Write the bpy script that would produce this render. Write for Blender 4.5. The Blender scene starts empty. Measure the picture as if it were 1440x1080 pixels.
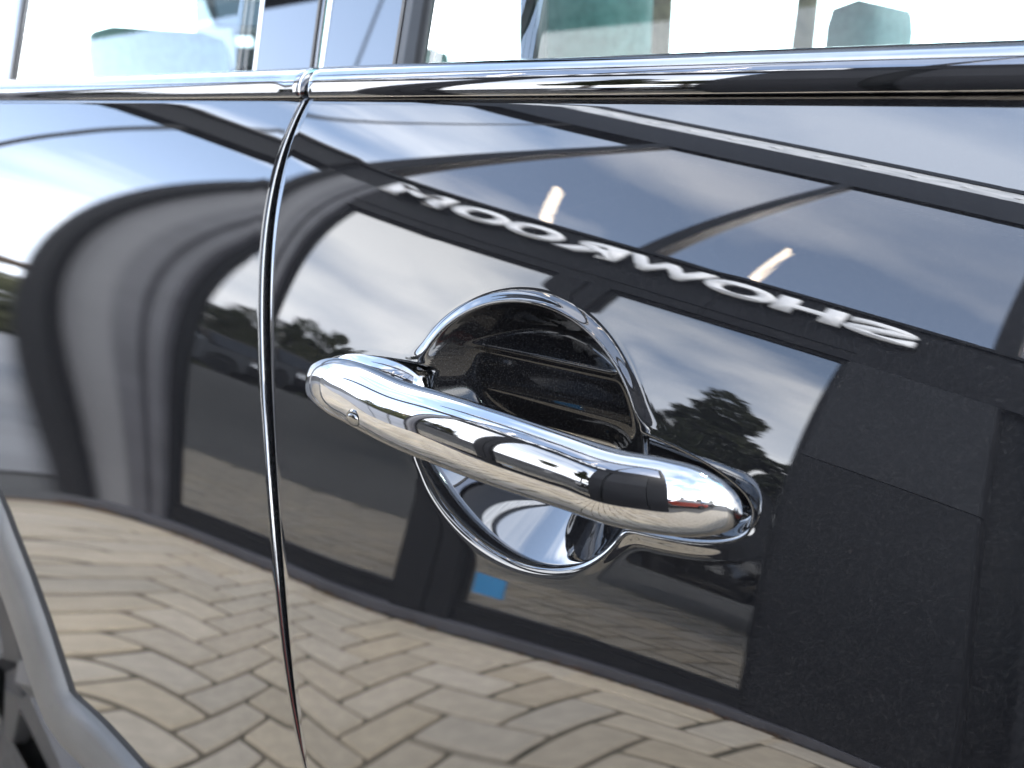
import bpy, bmesh, math, random
import numpy as np
from mathutils import Vector, Matrix, Euler
R = math.radians
random.seed(7)
rng = np.random.default_rng(7)
scene = bpy.context.scene
C = scene.collection

# ------------------------------------------------------------------ camera
camd = bpy.data.cameras.new("Camera")
camd.sensor_width = 36
camd.lens = 1250 / 1440 * 36
camd.clip_start = 0.02
camd.clip_end = 2000
camd.dof.use_dof = True
camd.dof.focus_distance = 0.345
camd.dof.aperture_fstop = 11
cam = bpy.data.objects.new("Camera", camd)
C.objects.link(cam)
rows = [(0.7467, -0.1981, 0.635), (0.6651, 0.2224, -0.7128), (0.0, 0.9546, 0.2978)]
cam.matrix_world = Matrix.Translation((0, -0.235, 1.05)) @ Matrix(rows).to_4x4()
scene.camera = cam

# ------------------------------------------------------------------ world
SUN_EL, SUN_AZ = 54, 40          # azimuth measured from +y towards +x
world = bpy.data.worlds.new("World")
scene.world = world
world.use_nodes = True
wt = world.node_tree
wt.nodes.clear()
def wn(t, **k):
    n = wt.nodes.new(t)
    for a, b in k.items():
        setattr(n, a, b)
    return n
wo = wn('ShaderNodeOutputWorld')
bg = wn('ShaderNodeBackground')
bg.inputs[1].default_value = 0.145
sky = wn('ShaderNodeTexSky')
sky.sky_type = 'NISHITA'
sky.sun_disc = False
sky.sun_elevation = R(SUN_EL)
sky.sun_rotation = R(SUN_AZ)
sky.air_density = 1.0
sky.dust_density = 1.2
tc = wn('ShaderNodeTexCoord')
sep = wn('ShaderNodeSeparateXYZ')
wt.links.new(tc.outputs['Generated'], sep.inputs[0])
def wmath(op, a, b=None):
    n = wn('ShaderNodeMath', operation=op)
    for i, v in enumerate((a, b)):
        if v is None: continue
        if isinstance(v, (int, float)): n.inputs[i].default_value = v
        else: wt.links.new(v, n.inputs[i])
    return n.outputs[0]
mp = wn('ShaderNodeMapping')
mp.inputs['Rotation'].default_value = (0, 0, R(35))
mp.inputs['Scale'].default_value = (1.0, 1.0, 2.0)
mp.inputs['Location'].default_value = (3.1, 1.7, 0.6)
wt.links.new(tc.outputs['Generated'], mp.inputs[0])
no = wn('ShaderNodeTexNoise')
no.inputs['Scale'].default_value = 1.7
no.inputs['Detail'].default_value = 5
no.inputs['Roughness'].default_value = 0.5
no.inputs['Distortion'].default_value = 0.15
wt.links.new(mp.outputs[0], no.inputs['Vector'])
cr = wn('ShaderNodeValToRGB')
cr.color_ramp.elements[0].position = 0.40
cr.color_ramp.elements[0].color = (0.0, 0.0, 0.0, 1)
cr.color_ramp.elements[1].position = 0.60
wt.links.new(no.outputs[0], cr.inputs[0])
# horizon gets a whiter veil
veil = wmath('POWER', wmath('SUBTRACT', 1.0, wmath('MAXIMUM', sep.outputs[2], 0.0)), 5.0)
hi = wn('ShaderNodeMapRange')
hi.inputs[1].default_value = 0.62; hi.inputs[2].default_value = 0.92; hi.inputs[3].default_value = 1.0; hi.inputs[4].default_value = 0.35
wt.links.new(sep.outputs[2], hi.inputs[0])
crh = wmath('MULTIPLY', cr.outputs[0], hi.outputs[0])
cov = wn('ShaderNodeMath', operation='SUBTRACT')
cov.inputs[0].default_value = 1.0
wt.links.new(wmath('MULTIPLY', wmath('SUBTRACT', 1.0, crh), wmath('SUBTRACT', 1.0, wmath('MULTIPLY', veil, 0.55))), cov.inputs[1])
mix = wn('ShaderNodeMixRGB')
mix.inputs[2].default_value = (25.0, 25.6, 26.6, 1)
wt.links.new(cov.outputs[0], mix.inputs[0])
veilmix = wn('ShaderNodeMixRGB')
veilmix.inputs[0].default_value = 0.55
veilmix.inputs[2].default_value = (9.0, 12.5, 19.0, 1)
wt.links.new(sky.outputs[0], veilmix.inputs[1])
wt.links.new(veilmix.outputs[0], mix.inputs[1])
fall = wn('ShaderNodeMapRange', interpolation_type='SMOOTHSTEP')
fall.inputs[1].default_value = 0.10; fall.inputs[2].default_value = 0.95; fall.inputs[3].default_value = 1.22; fall.inputs[4].default_value = 0.58
wt.links.new(sep.outputs[2], fall.inputs[0])
scl = wn('ShaderNodeVectorMath', operation='SCALE')
wt.links.new(mix.outputs[0], scl.inputs[0])
wt.links.new(fall.outputs[0], scl.inputs['Scale'])
wt.links.new(scl.outputs[0], bg.inputs[0])
wt.links.new(bg.outputs[0], wo.inputs[0])

# ------------------------------------------------------------------ sun
sd = bpy.data.lights.new("Sun", 'SUN')
sd.energy = 2.6
sd.angle = R(10)
sd.color = (1, 0.95, 0.88)
sun = bpy.data.objects.new("Sun", sd)
C.objects.link(sun)
sdir = Vector((math.sin(R(SUN_AZ)) * math.cos(R(SUN_EL)), math.cos(R(SUN_AZ)) * math.cos(R(SUN_EL)), math.sin(R(SUN_EL))))
sun.rotation_euler = sdir.to_track_quat('Z', 'Y').to_euler()
sun.location = (6, 6, 12)

# ------------------------------------------------------------------ exposure
vs = scene.view_settings
vs.view_transform = 'Standard'
vs.look = 'None'
vs.exposure = 1.35
vs.gamma = 1.0
scene.cycles.blur_glossy = 0.0
scene.cycles.max_bounces = 14
scene.cycles.glossy_bounces = 8
scene.cycles.transparent_max_bounces = 16

# ------------------------------------------------------------------ materials
class NT:
    def __init__(s, name):
        s.m = bpy.data.materials.new(name); s.m.use_nodes = True
        s.t = s.m.node_tree; s.t.nodes.clear()
        s.out = s.n('ShaderNodeOutputMaterial')
    def n(s, t, **k):
        x = s.t.nodes.new(t)
        for a, b in k.items(): setattr(x, a, b)
        return x
    def l(s, a, b): s.t.links.new(a, b)
def principled(name, col, rough=0.5, metal=0.0, noise=0.0, nscale=20.0, bump=0.0, bscale=200.0, ior=1.5, coat=0.0,
               objrand=0.0, col2=None, coords='Object', spec=None):
    k = NT(name)
    b = k.n('ShaderNodeBsdfPrincipled')
    b.inputs['Base Color'].default_value = (*col, 1)
    b.inputs['Roughness'].default_value = rough
    b.inputs['Metallic'].default_value = metal
    b.inputs['IOR'].default_value = ior
    b.inputs['Coat Weight'].default_value = coat
    if spec is not None: b.inputs['Specular IOR Level'].default_value = spec
    tcn = k.n('ShaderNodeTexCoord')
    if noise > 0 or objrand > 0:
        nz = k.n('ShaderNodeTexNoise'); nz.inputs['Scale'].default_value = nscale; nz.inputs['Detail'].default_value = 6
        k.l(tcn.outputs[coords], nz.inputs['Vector'])
        mx = k.n('ShaderNodeMixRGB'); mx.inputs[1].default_value = (*[c * (1 - noise) for c in col], 1)
        c2 = col2 or tuple(min(1, c * (1 + noise)) for c in col)
        mx.inputs[2].default_value = (*c2, 1)
        rp = k.n('ShaderNodeMapRange'); rp.inputs[1].default_value = 0.3; rp.inputs[2].default_value = 0.7
        k.l(nz.outputs[0], rp.inputs[0]); k.l(rp.outputs[0], mx.inputs[0])
        last = mx.outputs[0]
        if objrand > 0:
            oi = k.n('ShaderNodeObjectInfo')
            mr = k.n('ShaderNodeMapRange'); mr.inputs[3].default_value = 1 - objrand; mr.inputs[4].default_value = 1 + objrand
            k.l(oi.outputs['Random'], mr.inputs[0])
            hs = k.n('ShaderNodeHueSaturation'); k.l(mr.outputs[0], hs.inputs['Value'])
            mr2 = k.n('ShaderNodeMapRange'); mr2.inputs[3].default_value = 0.85; mr2.inputs[4].default_value = 1.15
            wh = k.n('ShaderNodeTexWhiteNoise', noise_dimensions='1D'); k.l(oi.outputs['Random'], wh.inputs['W'])
            k.l(wh.outputs['Value'], mr2.inputs[0]); k.l(mr2.outputs[0], hs.inputs['Saturation'])
            k.l(last, hs.inputs['Color']); last = hs.outputs[0]
        k.l(last, b.inputs['Base Color'])
    if bump > 0:
        nb = k.n('ShaderNodeTexNoise'); nb.inputs['Scale'].default_value = bscale; nb.inputs['Detail'].default_value = 5
        k.l(tcn.outputs[coords], nb.inputs['Vector'])
        bp = k.n('ShaderNodeBump'); bp.inputs['Strength'].default_value = bump; bp.inputs['Distance'].default_value = 0.01
        k.l(nb.outputs[0], bp.inputs['Height']); k.l(bp.outputs[0], b.inputs['Normal'])
    k.l(b.outputs[0], k.out.inputs[0])
    return k.m

def paint_material(name, ior=2.45):
    """dark blue-black metallic clearcoat with fine flakes and polish marks"""
    k = NT(name)
    b = k.n('ShaderNodeBsdfPrincipled')
    b.inputs['Roughness'].default_value = 0.012
    b.inputs['IOR'].default_value = ior
    t = k.n('ShaderNodeTexCoord')
    v = k.n('ShaderNodeTexVoronoi'); v.inputs['Scale'].default_value = 4200
    k.l(t.outputs['Object'], v.inputs['Vector'])
    sp = k.n('ShaderNodeSeparateColor'); k.l(v.outputs['Color'], sp.inputs[0])
    r = k.n('ShaderNodeValToRGB')
    e = r.color_ramp.elements
    e[0].position = 0.55; e[0].color = (0.0062, 0.0062, 0.0070, 1)
    e[1].position = 1.0; e[1].color = (0.052, 0.050, 0.046, 1)
    x = e.new(0.93); x.color = (0.013, 0.013, 0.014, 1)
    k.l(sp.outputs[0], r.inputs[0])
    k.l(r.outputs[0], b.inputs['Base Color'])
    k.l(b.outputs[0], k.out.inputs[0])
    return k.m

def glass_material(name, tint, refl, rough=0.0, refl_col=(1, 1, 1), wav=0.0):
    k = NT(name)
    tr = k.n('ShaderNodeBsdfTransparent'); tr.inputs[0].default_value = (*tint, 1)
    gl = k.n('ShaderNodeBsdfGlossy'); gl.inputs['Roughness'].default_value = rough; gl.inputs[0].default_value = (*refl_col, 1)
    lw = k.n('ShaderNodeLayerWeight'); lw.inputs[0].default_value = 0.5
    pw = k.n('ShaderNodeMath', operation='POWER'); pw.inputs[1].default_value = 4.0; k.l(lw.outputs['Facing'], pw.inputs[0])
    mr = k.n('ShaderNodeMapRange'); mr.inputs[3].default_value = refl; mr.inputs[4].default_value = min(1, refl + 0.5)
    k.l(pw.outputs[0], mr.inputs[0])
    mx = k.n('ShaderNodeMixShader')
    k.l(mr.outputs[0], mx.inputs[0]); k.l(tr.outputs[0], mx.inputs[1]); k.l(gl.outputs[0], mx.inputs[2])
    if wav > 0:
        t = k.n('ShaderNodeTexCoord'); nb = k.n('ShaderNodeTexNoise'); nb.inputs['Scale'].default_value = 1.6; nb.inputs['Detail'].default_value = 1
        k.l(t.outputs['Object'], nb.inputs['Vector'])
        bp = k.n('ShaderNodeBump'); bp.inputs['Strength'].default_value = wav; bp.inputs['Distance'].default_value = 0.02
        k.l(nb.outputs[0], bp.inputs['Height']); k.l(bp.outputs[0], gl.inputs['Normal'])
    k.l(mx.outputs[0], k.out.inputs[0])
    return k.m

def emit_material(name, col, s):
    k = NT(name)
    e = k.n('ShaderNodeEmission'); e.inputs[0].default_value = (*col, 1); e.inputs[1].default_value = s
    k.l(e.outputs[0], k.out.inputs[0]); return k.m

M = {
 'paint': paint_material('car_paint'),
 'bowl': paint_material('shaded_bowl_paint', 1.42),  # door paint with reflection turned down to darken the upper bowl
 'gloss_black': principled('gloss_black_trim', (0.008, 0.008, 0.009), 0.02, ior=2.2),
 'rubber': principled('black_rubber', (0.012, 0.012, 0.012), 0.55, noise=0.2, nscale=60),
 'plastic': principled('grey_arch_plastic', (0.085, 0.083, 0.080), 0.42, noise=0.12, nscale=40, bump=0.25, bscale=1500),
 'chrome': principled('chrome', (0.385, 0.385, 0.39), 0.035, metal=1.0, noise=0.05, nscale=90),
 'chrome_dark': principled('smoked_chrome', (0.20, 0.198, 0.195), 0.05, metal=1.0),
 'steel': principled('brushed_steel', (0.5, 0.5, 0.5), 0.22, metal=1.0, noise=0.1, nscale=200),
 'car_glass': glass_material('tinted_car_glass', (0.60, 0.80, 0.79), 0.10),
 'seat': principled('seat_fabric', (0.16, 0.22, 0.20), 0.8, noise=0.2, nscale=80, bump=0.2, bscale=400),
 'cabin': principled('cabin_dark', (0.03, 0.032, 0.034), 0.7, noise=0.2, nscale=20),
 'tyre': principled('tyre_rubber', (0.02, 0.018, 0.016), 0.75, noise=0.3, nscale=30, bump=0.3, bscale=60),
 'rim': principled('alloy_rim', (0.06, 0.06, 0.062), 0.5, metal=0.6),
 'clad': principled('anthracite_cladding', (0.0120, 0.0125, 0.0145), 0.45, spec=0.08, noise=0.12, nscale=3, bump=0.03, bscale=300),
 'clad_mid': principled('slate_cladding', (0.021, 0.022, 0.025), 0.45, spec=0.08, noise=0.12, nscale=3, bump=0.03, bscale=300),
 'clad_grey': principled('grey_cladding', (0.14, 0.14, 0.148), 0.45, noise=0.08, nscale=3),
 'frame': principled('dark_window_frame', (0.009, 0.0095, 0.011), 0.4, spec=0.1, noise=0.1, nscale=10),
 'plinth': principled('plinth_metal', (0.06, 0.06, 0.07), 0.4, noise=0.2, nscale=6),
 'gutter': principled('pale_gutter_metal', (0.75, 0.77, 0.80), 0.4, noise=0.35, nscale=5),
 'letter': principled('white_sign_letter', (0.92, 0.92, 0.93), 0.4, noise=0.02, nscale=10),
 'pane': glass_material('coated_window_glass', (0.14, 0.15, 0.15), 0.38, wav=0.0),
 'pane_up': glass_material('upper_window_glass', (0.42, 0.42, 0.42), 0.58, refl_col=(0.98, 0.96, 0.96)),
 'lamp': emit_material('warm_strip_light', (1.0, 0.78, 0.52), 22.0),
 'inner': principled('showroom_interior', (0.02, 0.02, 0.02), 0.7, noise=0.2, nscale=1.5),
 'sticker': principled('blue_sticker', (0.03, 0.20, 0.42), 0.5),
 'paver': principled('sandstone_paver', (0.375, 0.325, 0.252), 0.85, noise=0.12, nscale=22, bump=0.4, bscale=160, objrand=0.10, coords='Object'),
 'joint': principled('mossy_joint_sand', (0.11, 0.10, 0.065), 0.95, noise=0.5, nscale=9, col2=(0.16, 0.13, 0.09)),
 'asphalt': principled('asphalt', (0.060, 0.058, 0.054), 0.9, noise=0.25, nscale=4, bump=0.4, bscale=120),
 'grass': principled('rough_grass', (0.065, 0.08, 0.022), 0.95, noise=0.5, nscale=2, bump=0.6, bscale=30),
 'leaf': principled('foliage', (0.055, 0.075, 0.028), 0.7, noise=0.5, nscale=1.1, col2=(0.12, 0.12, 0.055)),
 'leaf_dark': principled('conifer_foliage', (0.050, 0.066, 0.030), 0.75, noise=0.5, nscale=2, col2=(0.11, 0.12, 0.055)),
 'bark': principled('bark', (0.09, 0.065, 0.045), 0.9, noise=0.4, nscale=8, bump=0.6, bscale=30),
 'pick': principled('dark_pickup_paint', (0.008, 0.008, 0.010), 0.3, ior=1.3),
 'red': principled('red_car_paint', (0.20, 0.035, 0.022), 0.12, coat=1.0),
 'silver': principled('silver_car_paint', (0.42, 0.43, 0.45), 0.2, metal=0.6, coat=1.0),
 'carwin': principled('parked_car_window', (0.015, 0.018, 0.02), 0.03, ior=1.9),
 'taillight': principled('red_tail_light', (0.35, 0.015, 0.015), 0.2, coat=1.0),
 'headlight': principled('clear_head_light', (0.6, 0.62, 0.65), 0.15, metal=0.5),
 'white_wall': principled('white_render', (0.74, 0.73, 0.70), 0.8, noise=0.05, nscale=1),
 'tan_wall': principled('tan_render', (0.45, 0.38, 0.28), 0.8, noise=0.08, nscale=1),
 'roof_tile': principled('roof_tile', (0.16, 0.12, 0.09), 0.8, noise=0.2, nscale=3),
 'brass': principled('lock_button_metal', (0.26, 0.258, 0.255), 0.18, metal=1.0),
}

# ------------------------------------------------------------------ helpers
def tag(o, label=None, cat=None, group=None, kind=None):
    if label: o['label'] = label
    if cat: o['category'] = cat
    if group: o['group'] = group
    if kind: o['kind'] = kind
    return o
def empty(name, loc=(0, 0, 0), rz=0.0):
    o = bpy.data.objects.new(name, None); C.objects.link(o)
    o.location = loc; o.rotation_euler = (0, 0, rz); o.empty_display_size = 0.2
    return o
def link(name, me, parent=None):
    o = bpy.data.objects.new(name, me); C.objects.link(o)
    if parent is not None: o.parent = parent
    return o
def mesh(name, verts, faces, mat, parent=None, smooth=False):
    me = bpy.data.meshes.new(name)
    me.from_pydata([tuple(map(float, v)) for v in verts], [], [tuple(map(int, f)) for f in faces])
    me.materials.append(M[mat] if isinstance(mat, str) else mat)
    if smooth: me.polygons.foreach_set('use_smooth', [True] * len(me.polygons))
    me.update()
    return link(name, me, parent)
def gridmesh(name, P, mat, parent=None, smooth=True, flip=False, closed_u=False):
    """P: array (nu, nv, 3)"""
    nu, nv = P.shape[:2]
    V = P.reshape(-1, 3)
    iu = np.arange(nu if closed_u else nu - 1); iv = np.arange(nv - 1)
    a, b = np.meshgrid(iu, iv, indexing='ij'); a2 = (a + 1) % nu
    q = np.stack([a * nv + b, a2 * nv + b, a2 * nv + b + 1, a * nv + b + 1], -1).reshape(-1, 4)
    if flip: q = q[:, ::-1]
    me = bpy.data.meshes.new(name)
    me.vertices.add(len(V)); me.vertices.foreach_set('co', V.astype(np.float32).ravel())
    me.loops.add(q.size); me.loops.foreach_set('vertex_index', q.astype(np.int32).ravel())
    me.polygons.add(len(q)); me.polygons.foreach_set('loop_start', np.arange(0, q.size, 4, dtype=np.int32))
    me.polygons.foreach_set('use_smooth', np.full(len(q), smooth))
    me.update(calc_edges=True); me.validate()
    me.materials.append(M[mat] if isinstance(mat, str) else mat)
    return link(name, me, parent)
class MB:
    def __init__(s): s.v = []; s.f = []
    def quad(s, a, b, c, d):
        n = len(s.v); s.v += [a, b, c, d]; s.f.append((n, n + 1, n + 2, n + 3)); return s
    def box(s, x0, x1, y0, y1, z0, z1, bev=0.0):
        n = len(s.v)
        if bev <= 0:
            s.v += [(x, y, z) for z in (z0, z1) for y in (y0, y1) for x in (x0, x1)]
            s.f += [tuple(n + i for i in q) for q in ((0, 2, 3, 1), (4, 5, 7, 6), (0, 1, 5, 4), (2, 6, 7, 3), (0, 4, 6, 2), (1, 3, 7, 5))]
            return s
        b = bev
        bm = bmesh.new()
        bmesh.ops.create_cube(bm, size=1)
        for v in bm.verts:
            v.co = ((x0 + x1) / 2 + v.co.x * (x1 - x0), (y0 + y1) / 2 + v.co.y * (y1 - y0), (z0 + z1) / 2 + v.co.z * (z1 - z0))
        bmesh.ops.bevel(bm, geom=bm.edges[:], offset=b, segments=2, affect='EDGES', profile=0.6)
        bm.verts.index_update()
        s.v += [tuple(v.co) for v in bm.verts]
        s.f += [tuple(n + v.index for v in f.verts) for f in bm.faces]
        bm.free()
        return s
    def tube(s, pts, rad, seg=12, caps=True):
        """polyline tube; rad number or list"""
        pts = [Vector(p) for p in pts]; n0 = len(s.v)
        for i, p in enumerate(pts):
            d = (pts[min(i + 1, len(pts) - 1)] - pts[max(i - 1, 0)]).normalized()
            up = Vector((0, 0, 1)) if abs(d.z) < 0.9 else Vector((1, 0, 0))
            a = d.cross(up).normalized(); b = d.cross(a)
            r = rad[i] if isinstance(rad, (list, tuple)) else rad
            for k in range(seg):
                t = 2 * math.pi * k / seg
                s.v.append(tuple(p + a * math.cos(t) * r + b * math.sin(t) * r))
        for i in range(len(pts) - 1):
            for k in range(seg):
                k2 = (k + 1) % seg
                s.f.append((n0 + i * seg + k, n0 + (i + 1) * seg + k, n0 + (i + 1) * seg + k2, n0 + i * seg + k2))
        if caps:
            s.f.append(tuple(n0 + k for k in range(seg)))
            s.f.append(tuple(n0 + (len(pts) - 1) * seg + k for k in reversed(range(seg))))
        return s
    def prism(s, outline, y0, y1, axis='y'):
        """outline of (a,b) -> extruded along an axis: y: (x,z); x: (y,z); z: (x,y)"""
        n = len(s.v); m = len(outline)
        for yy in (y0, y1):
            for a, b in outline:
                s.v.append({'y': (a, yy, b), 'x': (yy, a, b), 'z': (a, b, yy)}[axis])
        s.f.append(tuple(n + i for i in range(m))); s.f.append(tuple(n + m + i for i in reversed(range(m))))
        for i in range(m):
            j = (i + 1) % m
            s.f.append((n + i, n + m + i, n + m + j, n + j))
        return s
    def build(s, name, mat, parent=None, smooth=False, bevel=0.0):
        o = mesh(name, s.v, s.f, mat, parent, smooth)
        bm = bmesh.new(); bm.from_mesh(o.data); bmesh.ops.recalc_face_normals(bm, faces=bm.faces[:]); bm.to_mesh(o.data); bm.free()
        if bevel > 0:
            md = o.modifiers.new('bevel', 'BEVEL'); md.width = bevel; md.segments = 2; md.limit_method = 'ANGLE'
        return o
def smoothstep(a, b, x):
    t = np.clip((x - a) / (b - a), 0, 1); return t * t * (3 - 2 * t)
def smin(a, b, k):
    h = np.clip(0.5 + 0.5 * (b - a) / k, 0, 1); return b * (1 - h) + a * h - k * h * (1 - h)

# ------------------------------------------------------------------ car skin: smooth fitted panels (y as a function of x along the car and z up)
CF = [0.0445667, 0.0324975, 0.0144983, 6.83813e-05, 0.00164791, 0.00147416, 0.00897909, 0.00495897, 0.0253492, 0.00971153, -0.00596273, -0.00314043, -0.00311176, 0.00608453, 0.00596178, -0.00667947, -0.00330232, -0.00269954, 0.00656503, 0.00154795, -0.000927693]
IJF = [(0, 1), (0, 2), (0, 3), (0, 4), (0, 5), (0, 6), (1, 0), (1, 1), (1, 2), (1, 3), (1, 4), (1, 5), (2, 0), (2, 1), (2, 2), (2, 3), (2, 4), (3, 0), (3, 1), (3, 2), (3, 3)]
CR = [-0.0326404, 0.0398211, 0.0182288, 0.0130286, 0.00698951, 0.00154712, 0.0314525, 0.00903479, 0.0101236, 0.00511814, -0.00107018, -0.001044, -0.0136421, 0.00556298, 0.00563531, 0.00169519, -0.000417565, -0.00032978, -0.000223856, -0.00358675, 0.000664746, 0.00143799, -0.000193832, 0.00202087, -0.00450202, 0.000400863, 0.000568514, 0.000433061, -0.00106698, -0.000300065, 0.000461282, -0.000399515]
IJR = [(0, 0), (0, 1), (0, 2), (0, 3), (0, 4), (0, 5), (1, 0), (1, 1), (1, 2), (1, 3), (1, 4), (1, 5), (2, 0), (2, 1), (2, 2), (2, 3), (2, 4), (2, 5), (3, 0), (3, 1), (3, 2), (3, 3), (3, 4), (4, 0), (4, 1), (4, 2), (4, 3), (5, 0), (5, 1), (5, 2), (6, 0), (6, 1)]
def poly(x, z, co, ij, x0, z0, sx, sz):
    a = (x - x0) / sx; b = (z - z0) / sz
    f = np.zeros_like(a); fx = np.zeros_like(a); fz = np.zeros_like(a)
    for c, (i, j) in zip(co, ij):
        f += c * a ** i * b ** j
        if i: fx += c * i * a ** (i - 1) * b ** j / sx
        if j: fz += c * j * a ** i * b ** (j - 1) / sz
    return f, fx, fz
def surf(x, z, front=True):
    x = np.asarray(x, float); z = np.asarray(z, float); x, z = np.broadcast_arrays(x, z)
    if front: bx0, bx1, bz0, co, ij, par = -0.415, -0.012, 0.735, CF, IJF, (-0.2, 0.93, 0.25, 0.15)
    else: bx0, bx1, bz0, co, ij, par = -0.665, -0.325, 0.62, CR, IJR, (-0.55, 0.9, 0.25, 0.2)
    xc = np.clip(x, bx0, bx1); zc = np.clip(z, bz0, 1.056)
    f, fx, fz = poly(xc, zc, co, ij, *par)
    # beyond the fitted patch the panel carries on smoothly, curving back gently
    dx = x - xc; dz = z - zc
    k = np.where(dz < 0, 0.10, 0.0)
    fzc = np.clip(fz, -0.6, 0.6)
    fxc = np.clip(fx, -0.12, 0.12)
    return f + fxc * np.tanh(dx / 0.6) * 0.6 + fzc * np.where(dz < 0, -0.35 * np.tanh(-dz / 0.35), dz) + k * dz * dz

seam_f = np.array([(1.0534, -0.3834), (1.0332, -0.3861), (1.0001, -0.3801), (0.9676, -0.3719), (0.9199, -0.3561), (0.8554, -0.3389), (0.8064, -0.3256), (0.7665, -0.3155)])
seam_r = np.array([(1.0534, -0.3872), (1.0332, -0.3899), (1.0001, -0.3839), (0.9676, -0.3756), (0.9199, -0.3597), (0.8554, -0.3425), (0.8064, -0.3292), (0.7665, -0.3191)])
pf = np.polyfit(seam_f[:, 0] - 0.9, seam_f[:, 1], 4); pr_ = np.polyfit(seam_r[:, 0] - 0.9, seam_r[:, 1], 4)
def seam(z, front=True):
    z = np.asarray(z, float); p = pf if front else pr_
    zc = np.clip(z, 0.74, 1.056)
    v = np.polyval(p, zc - 0.9); d = np.polyval(np.polyder(p), zc - 0.9)
    return v + d * 0.25 * np.tanh((z - zc) / 0.25)

# the pressed bowl and the lips around the handle
EA = (283.04, 395.34, 81.99, -1.101, -1.655)
def dist_bowl(x, z):
    a = x + 0.21; b = z - 0.93
    q = EA[0] * a * a + EA[1] * b * b + EA[2] * a * b + EA[3] * a + EA[4] * b
    gx = 2 * EA[0] * a + EA[2] * b + EA[3]; gz = 2 * EA[1] * b + EA[2] * a + EA[4]
    r = np.sqrt(np.maximum(q, 1e-6))
    return np.maximum((q - 1) / np.sqrt(gx * gx + gz * gz + 12.0 ** 2 * np.exp(-q * 3)), -0.06)
def dist_slot(x, z):
    a = (x + 0.2175) / 0.1070
    zc = 0.9302 - 0.030 * (x + 0.217)
    hb = 0.0188
    u = np.abs(a); v = np.abs((z - zc) / hb)
    n = 2.5
    q = (u ** n + v ** n) ** (1 / n)
    gx = u ** (n - 1) * q ** (1 - n) / 0.116; gz = v ** (n - 1) * q ** (1 - n) / hb
    return (q - 1) / np.sqrt(gx * gx + gz * gz + 1e-4)
def pressing(x, z):
    """inward displacement (+ into the car)"""
    dE = dist_bowl(x, z) + 0.0040; dS = dist_slot(x, z) + 0.0006
    dU = smin(dE, dS, 0.0060)
    # raised lip: broad outside, falling steeply into the bowl; fades out low on the bowl and along the upper slot edges
    ell = smoothstep(0.915, 0.945, z)
    low = smoothstep(0.926, 0.912, z) * smoothstep(-0.175, -0.150, x)
    amp = 0.08 + 0.14 * smoothstep(0.90, 0.92, z) + 0.78 * np.clip(ell * smoothstep(0.012, 0.002, dE) + low, 0, 1)
    w_ = np.where(dU > 0, 0.0027, 0.0016)
    amp = amp * (0.15 + 0.85 * smoothstep(0.0, 0.007, dS) + 0.85 * low * smoothstep(0.007, 0.0, dS))
    lip = -0.0017 * amp * np.exp(-(dU / w_) ** 2)
    kk = 0.0005 + 0.0007 * smoothstep(0.925, 0.900, z)
    t = np.clip(kk * np.logaddexp(0, -dE / kk) / 0.052, 0, 1)
    sph = 0.031 * (1 - (1 - t) ** 2.3)
    cap = 0.0165 + 0.30 * np.clip(0.957 - z, 0, 1) + 0.9 * np.clip(z - 0.957, 0, 1) - 0.0016 * np.exp(-((z - 0.956) / 0.0020) ** 2)
    up = smoothstep(0.922, 0.938, z)
    capped = smin(sph * 1.15, cap, 0.0045)
    bowl = sph * (1 - up) + capped * up
    slot = 0.0085 * smoothstep(0.0, -0.0045, dS)
    slot = slot * smoothstep(-0.0095, -0.0025, dE)
    return lip - smin(-bowl, -slot, 0.0015)

BELT = 1.0540
def steps(*segs):
    out = []
    for a, b, d in segs:
        n = max(1, int(round((b - a) / d))); out += list(np.linspace(a, b, n, endpoint=False))
    out.append(segs[-1][1]); return np.array(out)

car = empty('parked_car', (0, 0, 0))
tag(car, 'dark blue-black parked car seen close at its front door handle and chrome waist trim', 'car')

# front door skin
def edge_roll(s, r=0.0014):
    t = np.clip(s / r, 0, 1); return r - np.sqrt(np.maximum(r * r - (r * (1 - t)) ** 2, 0))
s = np.concatenate([[0, 0.00004, 0.00012, 0.0003, 0.0006, 0.0009, 0.0012, 0.0014], steps((0.004, 0.045, 0.002), (0.045, 0.315, 0.0005), (0.315, 0.42, 0.003), (0.42, 1.1, 0.02))])
z = steps((0.42, 0.74, 0.02), (0.74, 0.870, 0.004), (0.870, 0.997, 0.0004), (0.997, 1.050, 0.0025))
z = np.concatenate([z, BELT - 0.0015 + 0.0015 * np.sin(np.linspace(0, math.pi / 2, 7))])
S_, Z_ = np.meshgrid(s, z, indexing='ij')
Xf = seam(Z_) + S_
Yf = surf(Xf, Z_) + pressing(Xf, Z_) + edge_roll(S_) + (lambda t: 0.0015 - 0.0015 * np.sqrt(np.maximum(1 - t * t, 0)))(np.clip((Z_ - (BELT - 0.0015)) / 0.0015, 0, 1))
Pf = np.stack([Xf, Yf, Z_], -1)
# returns: fold the edges inward
left = Pf[:1].copy(); left[..., 1] += 0.016
Pf = np.concatenate([left, Pf], 0)
top = Pf[:, -1:].copy(); top[..., 1] += 0.02; top[..., 2] += 0.0004
Pf = np.concatenate([Pf, top], 1)
front_door = gridmesh('front_door', Pf, 'paint', car, flip=False)
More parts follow.
